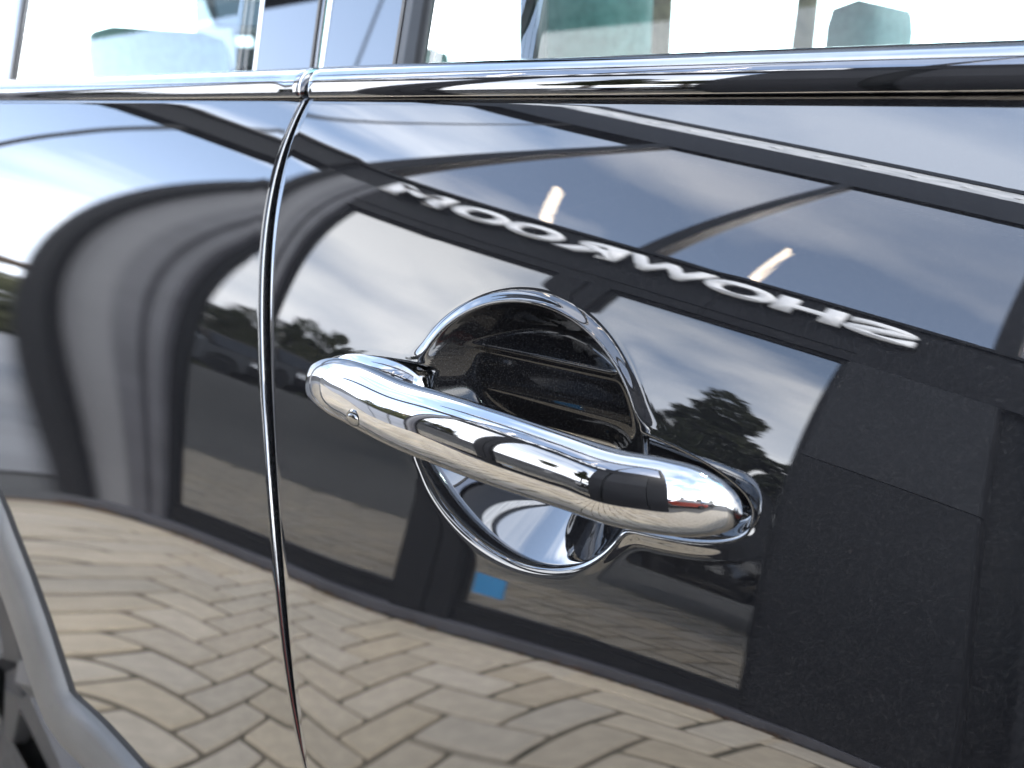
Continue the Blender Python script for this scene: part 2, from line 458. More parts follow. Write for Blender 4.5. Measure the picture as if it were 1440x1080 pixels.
# upper bowl faces split off: same paint, shade put in by weaker reflection
def split_faces(src, name, mat, test):
    me = src.data; n = len(me.polygons)
    co = np.empty(len(me.vertices) * 3, np.float32); me.vertices.foreach_get('co', co); co = co.reshape(-1, 3)
    fi = np.empty(n * 4, np.int32); me.loops.foreach_get('vertex_index', fi); fi = fi.reshape(-1, 4)
    c_ = co[fi].mean(1); m = test(c_[:, 0], c_[:, 2])
    def rebuild(nm, faces, mt):
        used = np.unique(faces); mp_ = np.full(len(co), -1, np.int64); mp_[used] = np.arange(len(used)); f2 = mp_[faces]
        k_ = bpy.data.meshes.new(nm); k_.vertices.add(len(used)); k_.vertices.foreach_set('co', co[used].ravel())
        k_.loops.add(f2.size); k_.loops.foreach_set('vertex_index', f2.astype(np.int32).ravel())
        k_.polygons.add(len(f2)); k_.polygons.foreach_set('loop_start', np.arange(0, f2.size, 4, dtype=np.int32)); k_.polygons.foreach_set('use_smooth', np.ones(len(f2), bool))
        k_.update(calc_edges=True); k_.materials.append(M[mt]); return k_
    src.data = rebuild(src.name, fi[~m], 'paint'); return link(name, rebuild(name, fi[m], mat), src)
split_faces(front_door, 'grip_bowl', 'bowl', lambda x, z: (dist_bowl(x, z) + 0.0040 < -0.0022) & (z > 0.926))
# rear door skin, ending along the wheel arch and sill cladding
def rear_left(z):
    return np.interp(z, [0.3, 0.60, 0.6912, 0.7291, 0.7561, 0.7826, 0.8021, 0.86, 0.94, 1.06], [-0.44, -0.51, -0.5358, -0.5591, -0.5782, -0.5995, -0.6135, -0.70, -0.92, -1.25])
def rear_bottom(x):   # lower edge of the skin where the sill cladding starts
    return np.interp(x, [-1.3, -0.58, -0.5358, -0.5058, -0.4837, -0.42, -0.30], [0.55, 0.68, 0.6900, 0.6869, 0.683, 0.668, 0.64])
t = np.concatenate([[0, 0.0001, 0.0004, 0.001, 0.002, 0.0035, 0.006, 0.010], np.linspace(0.02, 1, 110)])
zr = np.concatenate([np.linspace(0, 0.985, 110), 1 - 0.015 * (1 - np.sin(np.linspace(0, math.pi / 2, 8))[1:])])
T_, W_ = np.meshgrid(t, zr, indexing='ij')
Xr = np.zeros_like(T_); Zr = np.zeros_like(T_)
Zr = 0.60 + (BELT - 0.60) * W_
for _ in range(6):
    Xr = seam(Zr, False) + (rear_left(Zr) - seam(Zr, False)) * T_
    zb = rear_bottom(Xr)
    Zr = zb + (BELT - zb) * W_
D_ = (seam(Zr, False) - Xr)
Yr = surf(Xr, Zr, False) + edge_roll(D_) + (lambda q: 0.0015 - 0.0015 * np.sqrt(np.maximum(1 - q * q, 0)))(np.clip((Zr - (BELT - 0.0015)) / 0.0015, 0, 1))
Pr = np.stack([Xr, Yr, Zr], -1)
l2 = Pr[:1].copy(); l2[..., 1] += 0.016
Pr = np.concatenate([l2, Pr], 0)
t2 = Pr[:, -1:].copy(); t2[..., 1] += 0.02; t2[..., 2] += 0.0004
Pr = np.concatenate([Pr, t2], 1)
rear_door = gridmesh('rear_door', Pr, 'paint', car, flip=True)
# black seal behind the shut line
zs = np.linspace(0.42, BELT + 0.001, 60)
gp = np.stack([np.stack([seam(zs) * 0.5 + seam(zs, False) * 0.5 + dx, surf(seam(zs), zs) + 0.010, zs], -1) for dx in (-0.012, 0.012)], 0)
gridmesh('door_seal', gp, 'rubber', car)

# belt line y at a position x
def belt_y(x):
    f = surf(x, BELT - 0.004, True); r = surf(x, BELT - 0.004, False)
    w = smoothstep(-0.405, -0.39, x); return r * (1 - w) + f * w
# chrome waist trim: bulged section swept along the belt
def belt_trim(x0, x1, parent):
    xs = np.concatenate([x0 + np.array([0, 0.0003, 0.0007, 0.0012]), steps((x0 + 0.005, x1 - 0.005, 0.006)), x1 - np.array([0.0012, 0.0007, 0.0003, 0.0])])
    ang = np.linspace(R(-14), R(98), 36)
    h = 0.0073
    cy = 0.0045; cz = BELT + 0.0016 + h
    P = np.zeros((len(xs), len(ang) + 2, 3))
    for k, xx in enumerate(xs):
        e = 1.0
        dend = min(xx - x0, x1 - xx)
        if dend < 0.0012: e = math.sqrt(max(0.0, 1 - (1 - dend / 0.0012) ** 2)) * 0.08 + 0.92
        yb = float(belt_y(xx))
        rc = 0.0128 * float(np.interp(xx, [-0.65, -0.38, -0.07], [0.78, 0.93, 1.0]))
        yy = yb + 0.0128 - rc * np.cos(ang) * e
        zz_ = BELT + 0.0002 + rc * (np.sin(ang) * e + math.sin(R(14)))
        P[k, 1:-1, 0] = xx; P[k, 1:-1, 1] = yy; P[k, 1:-1, 2] = zz_
        P[k, 0] = (xx, yb + 0.016, zz_[0]); P[k, -1] = (xx, yb + 0.03, zz_[-1] - 0.0005)
    Pa = P[:1].copy(); Pa[..., 1] += 0.014; Pb = P[-1:].copy(); Pb[..., 1] += 0.014
    o = gridmesh('belt_trim', np.concatenate([Pa, P, Pb], 0), 'chrome', parent, flip=True)
    return o
sx0 = float(seam(BELT)); sx1 = float(seam(BELT, False))
belt_trim(sx0 + 0.0012, 0.68, front_door)
belt_trim(-1.25, sx1 - 0.0012, rear_door)
# black block filling the trim gap and a body rail behind the trims
xs = steps((-1.25, 0.68, 0.02))
P = np.stack([np.stack([xs, np.array([belt_y(v) for v in xs]) + 0.013 + dy, np.full_like(xs, BELT - 0.006 + dz)], -1) for dy, dz in ((0.006, 0), (0.006, 0.008), (0.008, 0.0135), (0.03, 0.0135))], 1)
gridmesh('waist_rail', P, 'rubber', car)

# window glass, seals and pillars, all leaning inward
def up_y(x, dz): return 0.092 - 0.03 * (x + 0.07) + 0.27 * dz
def panel(name, xa, xb, za, zb, off, mat, parent, lean=(0, 0), th=0.004, n=14):
    """curved upright panel from xa to xb; lean shifts the top edges in x"""
    rows_ = []
    zs_ = np.linspace(za, zb, 16); r = []
    us = np.linspace(0, 1, n)
    P = np.zeros((n + 2, len(zs_), 3))
    for j, zc in enumerate(zs_):
        f = (zc - za) / max(zb - za, 1e-6)
        a = xa + lean[0] * f; b = xb + lean[1] * f
        for i, u in enumerate(us):
            xx = a + (b - a) * u
            P[i + 1, j] = (xx, up_y(xx, zc - BELT) + off, zc)
        P[0, j] = P[1, j] + np.array([0, th, 0]); P[-1, j] = P[-2, j] + np.array([0, th, 0])
    return gridmesh(name, P, mat, parent, smooth=False if n < 4 else True)
TOPW = 1.46
# positions along x
B0, B1 = sx1, sx0
panel('pillar_panel', -0.534, -0.4655, BELT + 0.008, TOPW, 0.0, 'gloss_black', rear_door, lean=(-0.02, -0.01))
panel('pillar_panel', -0.4600, -0.3865, BELT + 0.008, TOPW, 0.0, 'gloss_black', front_door, lean=(-0.01, 0.0))
panel('pillar_edge', -0.3855, -0.3665, BELT + 0.008, TOPW, -0.002, 'rubber', front_door, lean=(0, 0), n=4)
panel('pillar_gap', -0.4700, -0.4550, BELT + 0.004, TOPW, 0.012, 'rubber', car, n=4)
panel('window_glass', -0.3660, 0.66, BELT + 0.006, TOPW, 0.004, 'car_glass', front_door, lean=(0, -0.18))
panel('window_glass', -0.970, -0.5350, BELT + 0.006, TOPW, 0.004, 'car_glass', rear_door, lean=(0.05, -0.02))
panel('pillar_edge', -1.030, -0.971, BELT + 0.008, TOPW, 0.0, 'gloss_black', rear_door, lean=(0.05, 0.05), n=4)

# ------------------------------------------------------------------ door handle
tb = np.array([  # x, centre y, centre z, half height, half depth
 (-0.3346, 0.0010, 0.9270, 0.0006, 0.0005), (-0.3330, -0.0008, 0.9277, 0.0040, 0.0024), (-0.3285, -0.0034, 0.9291, 0.0076, 0.0048), (-0.3190, -0.0072, 0.9317, 0.0098, 0.0066),
 (-0.3030, -0.0116, 0.9343, 0.0123, 0.0086), (-0.2810, -0.0158, 0.9361, 0.0134, 0.0096), (-0.2474, -0.0208, 0.9362, 0.0133, 0.0098),
 (-0.2250, -0.0230, 0.9371, 0.0135, 0.0096), (-0.1930, -0.0240, 0.9372, 0.0133, 0.0095), (-0.1640, -0.0226, 0.9365, 0.0124, 0.0093),
 (-0.1460, -0.0206, 0.9356, 0.0121, 0.0098), (-0.1325, -0.0160, 0.9352, 0.0120, 0.0092), (-0.1222, -0.0112, 0.9343, 0.0106, 0.0080),
 (-0.1160, -0.0076, 0.9330, 0.0078, 0.0058), (-0.1127, -0.0052, 0.9318, 0.0044, 0.0034), (-0.1115, -0.0044, 0.9312, 0.0006, 0.0005)])
def catmull(xq, col):
    # monotone-ish smooth interpolation on chord parameter
    X = tb[:, 0]; Y = tb[:, col]
    d = np.sqrt(np.diff(X) ** 2 + np.diff(tb[:, 3]) ** 2 + np.diff(tb[:, 1]) ** 2); T = np.concatenate([[0], np.cumsum(d)])
    return T, Y
T, _ = catmull(None, 0)
tq = np.concatenate([np.linspace(0, T[3], 40, endpoint=False), np.linspace(T[3], T[-4], 90, endpoint=False), np.linspace(T[-4], T[-1], 40)])
def hermite(T, Y, tq):
    m = np.gradient(Y, T)
    i = np.clip(np.searchsorted(T, tq, side='right') - 1, 0, len(T) - 2)
    h = T[i + 1] - T[i]; u = (tq - T[i]) / h
    return ((2 * u ** 3 - 3 * u ** 2 + 1) * Y[i] + (u ** 3 - 2 * u ** 2 + u) * h * m[i] + (-2 * u ** 3 + 3 * u ** 2) * Y[i + 1] + (u ** 3 - u ** 2) * h * m[i + 1])
HX, HY, HZ, HH, HD = [hermite(T, tb[:, c], tq) for c in range(5)]
HH = np.maximum(HH, 0.0002); HD = np.maximum(HD, 0.0002)
na = 72
P = np.zeros((len(tq), na + 1, 3))
for j in range(na + 1):
    a = 2 * math.pi * j / na
    ca, sa = math.cos(a), math.sin(a)
    e = 0.96
    cy = np.sign(ca) * abs(ca) ** e; cz = np.sign(sa) * abs(sa) ** e
    # back side is flatter
    fy = -cy if cy > 0 else -cy * 0.55
    P[:, j, 0] = HX; P[:, j, 1] = HY + HD * fy + 0.0012 * cz * HH / 0.013; P[:, j, 2] = HZ + HH * cz
handle = gridmesh('door_handle', P, 'chrome', front_door, flip=False)
# chrome mounting feet in the slots behind the two ends
def foot(name, x0, x1, zc, hh, ytop, mt):
    n = 40; m = 24; P = np.zeros((n, m + 1, 3))
    for i in range(n):
        u = i / (n - 1); xx = x0 + (x1 - x0) * u; r = (1 - abs(2 * u - 1) ** 2.6) ** (1 / 2.6) if 0 < u < 1 else 0.001
        for j in range(m + 1):
            a = 2 * math.pi * j / m
            P[i, j] = (xx, ytop + 0.014 - 0.014 * max(0, math.cos(a)) * r ** 0.6 * (1 if math.cos(a) > 0 else 0), zc + hh * r * math.sin(a))
    return gridmesh(name, P, mt, front_door, flip=False)
foot('handle_foot', -0.322, -0.262, 0.9375, 0.0115, -0.0040, 'chrome')
# lock button on the grip
bc = Vector((-0.2690, -0.0272, 0.9312)); bn = Vector((0.14, -0.93, -0.30)).normalized()
mb = MB(); mb.tube([bc - bn * 0.003, bc + bn * 0.0005], [0.0042, 0.0040], 32); mb.build('button_ring', 'chrome_dark', front_door, smooth=False)
mb = MB(); mb.tube([bc - bn * 0.002, bc + bn * 0.0010, bc + bn * 0.0016, bc + bn * 0.0018], [0.0031, 0.0031, 0.0026, 0.0014], 32); mb.build('lock_button', 'brass', front_door, smooth=True)

# ------------------------------------------------------------------ wheel arch and sill cladding
za = np.concatenate([np.linspace(0.88, 0.72, 14), np.linspace(0.71, 0.6912, 5)])
edge = [(float(rear_left(v)), float(v)) for v in za]
edge += [(x_, float(rear_bottom(x_))) for x_ in (-0.529, -0.52, -0.51, -0.495, -0.47, -0.42, -0.36, -0.30, -0.1, 0.3, 1.1)]
edge = np.array(edge)
tan = np.gradient(edge, axis=0); tan /= np.linalg.norm(tan, axis=1, keepdims=True)
nor = np.stack([tan[:, 1], -tan[:, 0]], 1)      # towards lower left (outside of the skin)
nor[nor[:, 1] > 0.3] *= 1
if nor[5][0] > 0: nor = -nor
prof = [(-0.0005, 0.010), (-0.0005, -0.0015), (0.0015, -0.0055), (0.006, -0.0075), (0.018, -0.010), (0.032, -0.0115), (0.037, -0.008), (0.039, 0.0), (0.039, 0.10)]
P = np.zeros((len(edge), len(prof), 3))
for i in range(len(edge)):
    for j, (dn, dy) in enumerate(prof):
        q = edge[i] + nor[i] * dn
        yb = float(surf(edge[i][0], edge[i][1], False)) if edge[i][0] < -0.34 else float(surf(edge[i][0], edge[i][1], True))
        P[i, j] = (q[0], yb + dy + 0.0, q[1])
gridmesh('arch_cladding', P, 'plastic', car)
mb = MB(); mb.box(-0.72, -0.40, 0.03, 0.30, 0.15, 0.74, 0.02); mb.build('wheel_arch_liner', 'rubber', car)
mb = MB(); mb.box(-0.38, 1.1, 0.005, 0.20, 0.28, 0.56, 0.01); mb.build('sill', 'plastic', car)

# ------------------------------------------------------------------ rest of the car body
def wheel(cx, cy, parent):
    n = 48
    prof = [(0.20, -0.005), (0.235, -0.018), (0.30, -0.022), (0.335, -0.012), (0.345, 0.01), (0.345, 0.19), (0.33, 0.21), (0.2, 0.21)]
    P = np.zeros((n, len(prof), 3))
    for i in range(n):
        a = 2 * math.pi * i / n
        for j, (r, y) in enumerate(prof): P[i, j] = (cx + r * math.cos(a), cy + y, 0.345 + r * math.sin(a))
    ty = gridmesh('wheel', P, 'tyre', parent, closed_u=True)
    mb = MB()
    for k in range(5):
        a = 2 * math.pi * k / 5 + 0.3
        p0 = Vector((cx, cy + 0.01, 0.345)); d = Vector((math.cos(a), 0, math.sin(a)))
        mb.tube([p0 + d * 0.03, p0 + d * 0.205], [0.035, 0.022], 8)
    mb.tube([(cx, cy - 0.0, 0.345), (cx, cy + 0.05, 0.345)], 0.05, 20)
    mb.build('rim', 'rim', ty)
    mb = MB(); mb.tube([(cx, cy + 0.06, 0.345), (cx, cy + 0.07, 0.345)], 0.2, 32); mb.build('rim_dish', 'cabin', ty)
    return ty
wheel(-1.14, 0.09, car); wheel(1.62, 0.08, car)
wheel(-1.08, 1.50, car); wheel(1.62, 1.50, car)
# rear quarter, front wing, bonnet, tail: lofted body side sections beyond the two doors
def loft(name, xs, prof_fn, mat, parent, flip=False):
    P = np.array([[prof_fn(x, k) for k in range(9)] for x in xs]); return gridmesh(name, P, mat, parent, flip=flip)
def quarter(x, k):
    f = (x + 2.25) / 1.0
    zz_ = [0.62, 0.72, 0.80, 0.88, 0.95, 1.0, 1.03, 1.05, 1.07][k]
    y = float(surf(-0.99, zz_, False)) + 0.06 * (1 - f) ** 2 - 0.02
    if k == 0 and x > -1.6: zz_ = 0.78
    return (x, y, zz_)
loft('rear_quarter', np.linspace(-2.2, -1.26, 12), quarter, 'paint', car)
mb = MB()
mb.prism([(1.06, 0.32), (1.2, 0.34), (1.3, 0.62), (1.62, 0.74), (1.94, 0.62), (2.02, 0.34), (2.3, 0.36), (2.38, 0.62), (2.32, 0.80), (1.9, 0.94), (1.06, 1.04)], 0.06, 1.70)
mb.build('front_body', 'paint', car, bevel=0.03)
mb = MB(); mb.prism([(-2.25, 0.35), (-2.28, 0.75), (-2.2, 1.02), (-1.3, 1.02), (-1.45, 0.80), (-1.62, 0.5), (-1.62, 0.35)], 0.10, 1.66)
mb.build('rear_body', 'paint', car, bevel=0.03)
mb = MB(); mb.box(-1.5, 1.3, 0.12, 1.62, 0.24, 0.50); mb.build('floor_pan', 'cabin', car)
mb = MB(); mb.box(-1.35, 1.06, 1.62, 1.72, 0.30, 1.04, 0.02); mb.build('far_side', 'paint', car)
mb = MB(); mb.prism([(-1.98, 1.36), (-1.75, 1.47), (-1.2, 1.53), (-0.2, 1.54), (0.3, 1.50), (0.36, 1.47), (-0.2, 1.50), (-1.2, 1.49), (-1.70, 1.43), (-1.93, 1.33)], 0.26, 1.50)
mb.build('roof', 'paint', car, bevel=0.01)
for yy in (1.48,):
    for xx in (-1.55, 0.9):
        mb = MB(); mb.prism([(xx, 1.03), (xx + 0.07, 1.03), (xx + 0.0 + (-0.35 if xx > 0.5 else 0.05), 1.49), (xx - 0.05 + (-0.33 if xx > 0.5 else 0.05), 1.49)], yy + 0.05, yy + 0.1)
        mb.build('far_pillar', 'cabin', car)
mb = MB(); mb.prism([(0.98, 1.03), (0.30, 1.49), (0.28, 1.49), (0.95, 1.03)], 0.3, 1.45); mb.build('windscreen', 'car_glass', car)
# seats
def car_seat(x, y, hw, zt):
    mb = MB(); mb.box(x - 0.09, x + 0.05, y - hw, y + hw, 0.62, 0.985, 0.05); st = mb.build('seat', 'seat', car, smooth=True)
    mb = MB(); mb.box(x - 0.10, x - 0.02, y - hw * 0.42, y + hw * 0.42, 1.0, zt, 0.038); mb.build('headrest', 'seat', st, smooth=True)
    for s_ in (-1, 1):
        mb = MB(); mb.tube([(x - 0.06, y + s_ * 0.06, 0.95), (x - 0.06, y + s_ * 0.06, 1.04)], 0.006, 8); mb.build('headrest_post', 'steel', st)
for a in ((-0.57, 0.62, 0.15, 1.20), (-0.50, 1.22, 0.24, 1.20), (-1.40, 0.54, 0.27, 1.17), (-1.42, 1.10, 0.24, 1.17)): car_seat(*a)

# ------------------------------------------------------------------ the ground
def sheet(name, x0, x1, y0, y1, zf, nx, ny, mat):
    xs = np.linspace(x0, x1, nx); ys = np.linspace(y0, y1, ny)
    P = np.array([[(x, y, zf(x, y)) for y in ys] for x in xs]); o = gridmesh(name, P, mat)
    return tag(o, kind='structure')
def lot_z(x, y):
    return -0.03 + 1.38 * float(smoothstep(6.5, 16, (x + 2.7) * -0.73 + (y + 2) * 0.68))
sheet('car_park', -60, 60, -70, 60, lot_z, 130, 130, 'asphalt')
far_ground = MB()
far_ground.quad((-900, -900, -0.2), (900, -900, -0.2), (900, 900, -0.2), (-900, 900, -0.2))
tag(far_ground.build('ground', 'grass'), kind='structure')
pav = MB().box(-9, 5, -1.995, 0.35, -0.028, -0.009).build('pavement', 'joint'); tag(pav, kind='structure')
# herringbone pavers, laid square to the wall behind a row of stretchers
PL = 0.248; PW = PL / 2
def paver_mesh(k):
    bm = bmesh.new(); bmesh.ops.create_cube(bm, size=1)
    for v in bm.verts: v.co = (v.co.x * (PL - 0.015), v.co.y * (PW - 0.015), v.co.z * 0.06)
    top = [e for e in bm.edges if all(v.co.z > 0 for v in e.verts)] + [e for e in bm.edges if abs(e.verts[0].co.z - e.verts[1].co.z) > 0.01]
    bmesh.ops.bevel(bm, geom=top, offset=0.007, segments=1, affect='EDGES')
    bmesh.ops.delete(bm, geom=[f for f in bm.faces if f.normal.z < -0.9], context='FACES')
    rr = random.Random(k)
    for v in bm.verts: v.co.x += rr.uniform(-.0012, .0012); v.co.y += rr.uniform(-.0012, .0012); v.co.z -= 0.03
    me = bpy.data.meshes.new('paver'); bm.to_mesh(me); bm.free(); me.materials.append(M['paver']); return me
pms = [paver_mesh(k) for k in range(6)]
cells = []
nx = int(14 / PL)
for i in range(nx): cells.append((-9 + PL * (i + 0.5), -1.99 + PW / 2, 0))
yb0 = -1.99 + PW
# herringbone tiling: unit cells of width PW
N = int(14 / PW); K = int((0.35 - yb0) / PW)
for r in range(-1, K + 1):
    for c in range(-2, N + 2):
        m = (c - r) % 4
        if m == 0:      # horizontal brick covering c, c+1
            cx = -9 + (c + 1) * PW; cy = yb0 + (r + 0.5) * PW; cells.append((cx, cy, 0))
        elif m == 2:    # vertical brick covering r-? and r
            cx = -9 + (c + 0.5) * PW; cy = yb0 + r * PW; cells.append((cx, cy, 1))
cells = [c_ for c_ in cells if -9 < c_[0] - (PL if not c_[2] else PW) / 2 and c_[0] + (PL if not c_[2] else PW) / 2 < 5 and c_[1] + (PW if not c_[2] else PL) / 2 < 0.351 and (c_[1] - (PW if not c_[2] else PL) / 2 > -2.0)]
cells.sort(key=lambda c_: (c_[0] + 2.0) ** 2 * 0.45 + (c_[1] + 1.5) ** 2)
rest_v = []; rest_f = []
for i, (cx, cy, rot) in enumerate(cells):
    h = random.uniform(-0.0025, 0.0015); tx, ty = random.gauss(0, 0.006), random.gauss(0, 0.006)
    rz = R(90) * rot + random.gauss(0, 0.006)
    me = pms[random.randrange(6)]
    if i < 300:
        o = link('paver', me, pav); o.location = (cx, cy, h); o.rotation_euler = (tx, ty, rz)
    else:
        mt = Matrix.Translation((cx, cy, h)) @ Euler((tx, ty, rz)).to_matrix().to_4x4()
        n0 = len(rest_v); rest_v += [tuple(mt @ v.co) for v in me.vertices]; rest_f += [tuple(n0 + q for q in p.vertices) for p in me.polygons]
o = mesh('outer_pavers', rest_v, rest_f, 'paver', pav); o['kind'] = 'stuff'
# grass and moss tufts along the wall foot
tv = []; tf = []
for _ in range(2600):
    x = random.uniform(-8, 2); y = -1.993 + abs(random.gauss(0, 0.012)); 
    if random.random() < 0.55 and math.sin(x * 5.1) + math.sin(x * 13.7) < 0.4: continue
    h = random.uniform(0.008, 0.03); a = random.uniform(0, 6.28); w = random.uniform(0.003, 0.008); n = len(tv)
    tv += [(x - w * math.cos(a), y - w * math.sin(a), -0.006), (x + w * math.cos(a), y + w * math.sin(a), -0.006), (x + random.gauss(0, 0.008), y + random.gauss(0.006, 0.006), h)]; tf.append((n, n + 1, n + 2))
tag(mesh('wall_foot_weeds', tv, tf, principled('weeds', (0.09, 0.075, 0.03), 0.9, noise=0.5, nscale=4, col2=(0.16, 0.09, 0.05))), kind='stuff')

# ------------------------------------------------------------------ showroom building (front wall in the plane y = -2)
XPA, XWL, XV1, XV2, XV3, XV4 = -3.128, -2.896, -1.856, -1.638, -0.790, -0.337
ZB0, ZWB, ZWT, ZL1, ZRF = 0.0, 0.140, 2.722, 3.395, 7.107
XEND = 1.02
YF = -2.0
bld = empty('showroom_building', (0, YF, 0))
tag(bld, 'dark grey car showroom with mirror-like windows, white sign and glazed upper storey', 'building')
def part(name, mb, mat, parent=bld, bevel=0.0):
    mb.v = [(v[0], v[1] - YF, v[2]) for v in mb.v] if True else mb.v
    return mb.build(name, mat, parent, bevel=bevel)
# end pier at the left of the windows: dark edge trim, grey face, frames
part('corner_trim', MB().box(XPA, XPA + 0.038, YF - 0.12, YF + 0.012, 0.05, ZL1 - 0.30), 'clad')
part('pier_panel', MB().box(XPA + 0.040, XPA + 0.126, YF - 0.12, YF - 0.004, 0.05, ZL1 - 0.30), 'clad_grey')
part('window_surround', MB().box(XPA + 0.128, XPA + 0.182, YF - 0.12, YF + 0.004, 0.05, ZL1 - 0.30), 'plinth')
part('window_surround', MB().box(XPA + 0.191, XWL, YF - 0.12, YF - 0.002, 0.05, ZL1 - 0.30), 'plinth')
# pier between the windows, two panels with an open joint
XJ = (XV1 + XV2) / 2 + 0.02
part('pier_panel', MB().box(XV1, XJ - 0.006, YF - 0.15, YF, 0.05, ZWT), 'clad')
part('pier_panel', MB().box(XJ + 0.006, XV2, YF - 0.15, YF, 0.05, ZWT), 'clad')
# right wall panels
for z0_, z1_, m_ in ((0.05, 1.736, 'clad'), (1.744, ZWT, 'clad_mid')):
    part('wall_panel', MB().box(XV3, XV4 - 0.045, YF - 0.15, YF, z0_, z1_), m_)
    part('wall_panel', MB().box(XV4 + 0.045, 0.62, YF - 0.15, YF, z0_, z1_), m_)
part('wall_panel', MB().box(0.63, XEND, YF - 0.15, YF, 0.05, ZWT), 'clad')
part('wall_joint', MB().box(XV4 - 0.045, XV4 + 0.045, YF - 0.15, YF - 0.05, 0.05, ZWT), 'frame')
# end walls and back
part('end_wall', MB().box(XPA, XPA + 0.10, -9.0, YF - 0.125, 0, ZL1), 'clad')
part('end_wall', MB().box(XEND - 0.1, XEND - 0.003, -9.0, YF - 0.155, 0, ZL1), 'clad')
part('back_wall', MB().box(XPA, XEND, -9.1, -9.0, 0, ZRF), 'clad')
part('inner_wall', MB().box(XPA + 0.1, XEND - 0.1, -6.1, -6.0, 0, ZRF - 0.3), 'inner')
part('inner_floor', MB().box(XPA + 0.1, XEND - 0.1, -6.0, YF - 0.16, 0.0, 0.06), 'inner')
part('inner_ceiling', MB().box(XPA + 0.1, XEND - 0.1, -6.0, YF - 0.16, ZL1 - 0.35, ZL1 - 0.2), 'inner')
part('inner_ceiling', MB().box(XPA + 0.1, XEND - 0.1, -6.0, YF - 0.16, ZRF - 0.35, ZRF - 0.25), 'inner')
# plinth: lit metal kerb strip under a dark base
part('plinth', MB().box(XPA, XEND, YF - 0.12, YF + 0.012, 0.0, 0.048), 'plinth', bevel=0.004)
# lower fascia band under and around the sign
part('fascia', MB().box(XPA + 0.002, XWL, YF - 0.13, YF - 0.001, ZL1 - 0.298, ZL1 - 0.045), 'clad')
part('fascia', MB().box(XWL + 0.001, -1.30, YF - 0.15, YF - 0.001, ZWT + 0.002, ZL1 - 0.045), 'clad')
part('fascia', MB().box(-1.295, 0.62, YF - 0.15, YF - 0.001, ZWT + 0.002, ZL1 - 0.045), 'clad')
part('fascia', MB().box(0.625, XEND, YF - 0.15, YF - 0.001, ZWT + 0.002, ZL1 - 0.045), 'clad')
part('fascia_joint', MB().box(XWL, XV3, YF - 0.01, YF + 0.006, ZWT + 0.10, ZWT + 0.112), 'frame')
part('transom', MB().box(XPA, XEND, YF - 0.15, YF + 0.02, ZL1 - 0.043, ZL1), 'frame', bevel=0.003)
# free beam running on past the corner
part('canopy_beam', MB().box(-9.5, XPA - 0.003, YF - 0.10, YF + 0.02, ZL1 - 0.29, ZL1), 'clad', bevel=0.004)
part('canopy_beam_flange', MB().box(-9.5, XPA - 0.003, YF - 0.10, YF + 0.05, ZL1 + 0.001, ZL1 + 0.03), 'clad_grey')
# windows
def window(x0, x1, z0, z1, yy=YF - 0.035, fr=0.028, pane='pane'):
    f = MB().box(x0, x0 + fr, yy - 0.05, yy + 0.012, z0, z1).box(x1 - fr, x1, yy - 0.05, yy + 0.012, z0, z1).box(x0 + fr, x1 - fr, yy - 0.05, yy + 0.012, z0, z0 + fr).box(x0 + fr, x1 - fr, yy - 0.05, yy + 0.012, z1 - fr, z1)
    fo = part('window', f, 'frame')
    p = MB().quad((x0 + fr, yy, z0 + fr), (x1 - fr, yy, z0 + fr), (x1 - fr, yy, z1 - fr), (x0 + fr, yy, z1 - fr))
    part('pane', p, pane, fo)
    return fo
w1 = window(XWL, XV1, ZWB - 0.02, ZWT)
w2 = window(XV2, XV3, ZWB - 0.02, ZWT)
part('sill', MB().box(XWL, XV1, YF - 0.12, YF - 0.02, 0.05, ZWB - 0.022), 'frame')
part('sill', MB().box(XV2, XV3, YF - 0.12, YF - 0.02, 0.05, ZWB - 0.022), 'frame')
st = MB().quad((-1.595, YF - 0.033, 0.20), (-1.49, YF - 0.033, 0.20), (-1.49, YF - 0.033, 0.31), (-1.595, YF - 0.033, 0.31))
part('blue_sticker', st, 'sticker', w2)
# upper storey posts and panes
posts = [XPA + 0.05, -1.708, -0.40, XEND - 0.05]
hw = [0.050, 0.040, 0.040, 0.045]
for k, (px, w_) in enumerate(zip(posts, hw)):
    part('post', MB().box(px - w_, px + w_, YF - 0.12, YF + 0.012, ZL1 + 0.001, ZRF), 'clad', bevel=0.003)
for k in range(len(posts) - 1):
    a = posts[k] + hw[k] + 0.001; b = posts[k + 1] - hw[k + 1] - 0.001
    part('pane', MB().quad((a, YF - 0.03, ZL1), (b, YF - 0.03, ZL1), (b, YF - 0.03, ZRF), (a, YF - 0.03, ZRF)), 'pane_up')
part('end_wall', MB().box(XPA, XPA + 0.10, -9.0, YF - 0.125, ZL1, ZRF), 'clad')
part('end_wall', MB().box(XEND - 0.1, XEND - 0.003, -9.0, YF - 0.125, ZL1, ZRF), 'clad')
# tall parapet with a pale strip near its top
part('parapet', MB().box(-7.5, XEND + 0.02, YF - 0.20, YF + 0.014, ZRF + 0.002, 8.55), 'clad')
part('parapet_strip', MB().box(-7.5, XEND + 0.02, YF - 0.20, YF + 0.006, 8.552, 9.35), 'gutter')
part('coping', MB().box(-7.52, XEND + 0.04, YF - 0.24, YF + 0.030, 9.352, 9.72), 'clad')
part('roof_deck', MB().box(XPA, XEND, -9.2, YF - 0.22, ZRF + 0.002, ZRF + 0.30), 'clad')
for k in range(26):
    xx = -7.2 + k * 0.4
    part('strip_clip', MB().box(xx, xx + 0.05, YF + 0.006, YF + 0.03, 8.85, 9.02), 'letter')
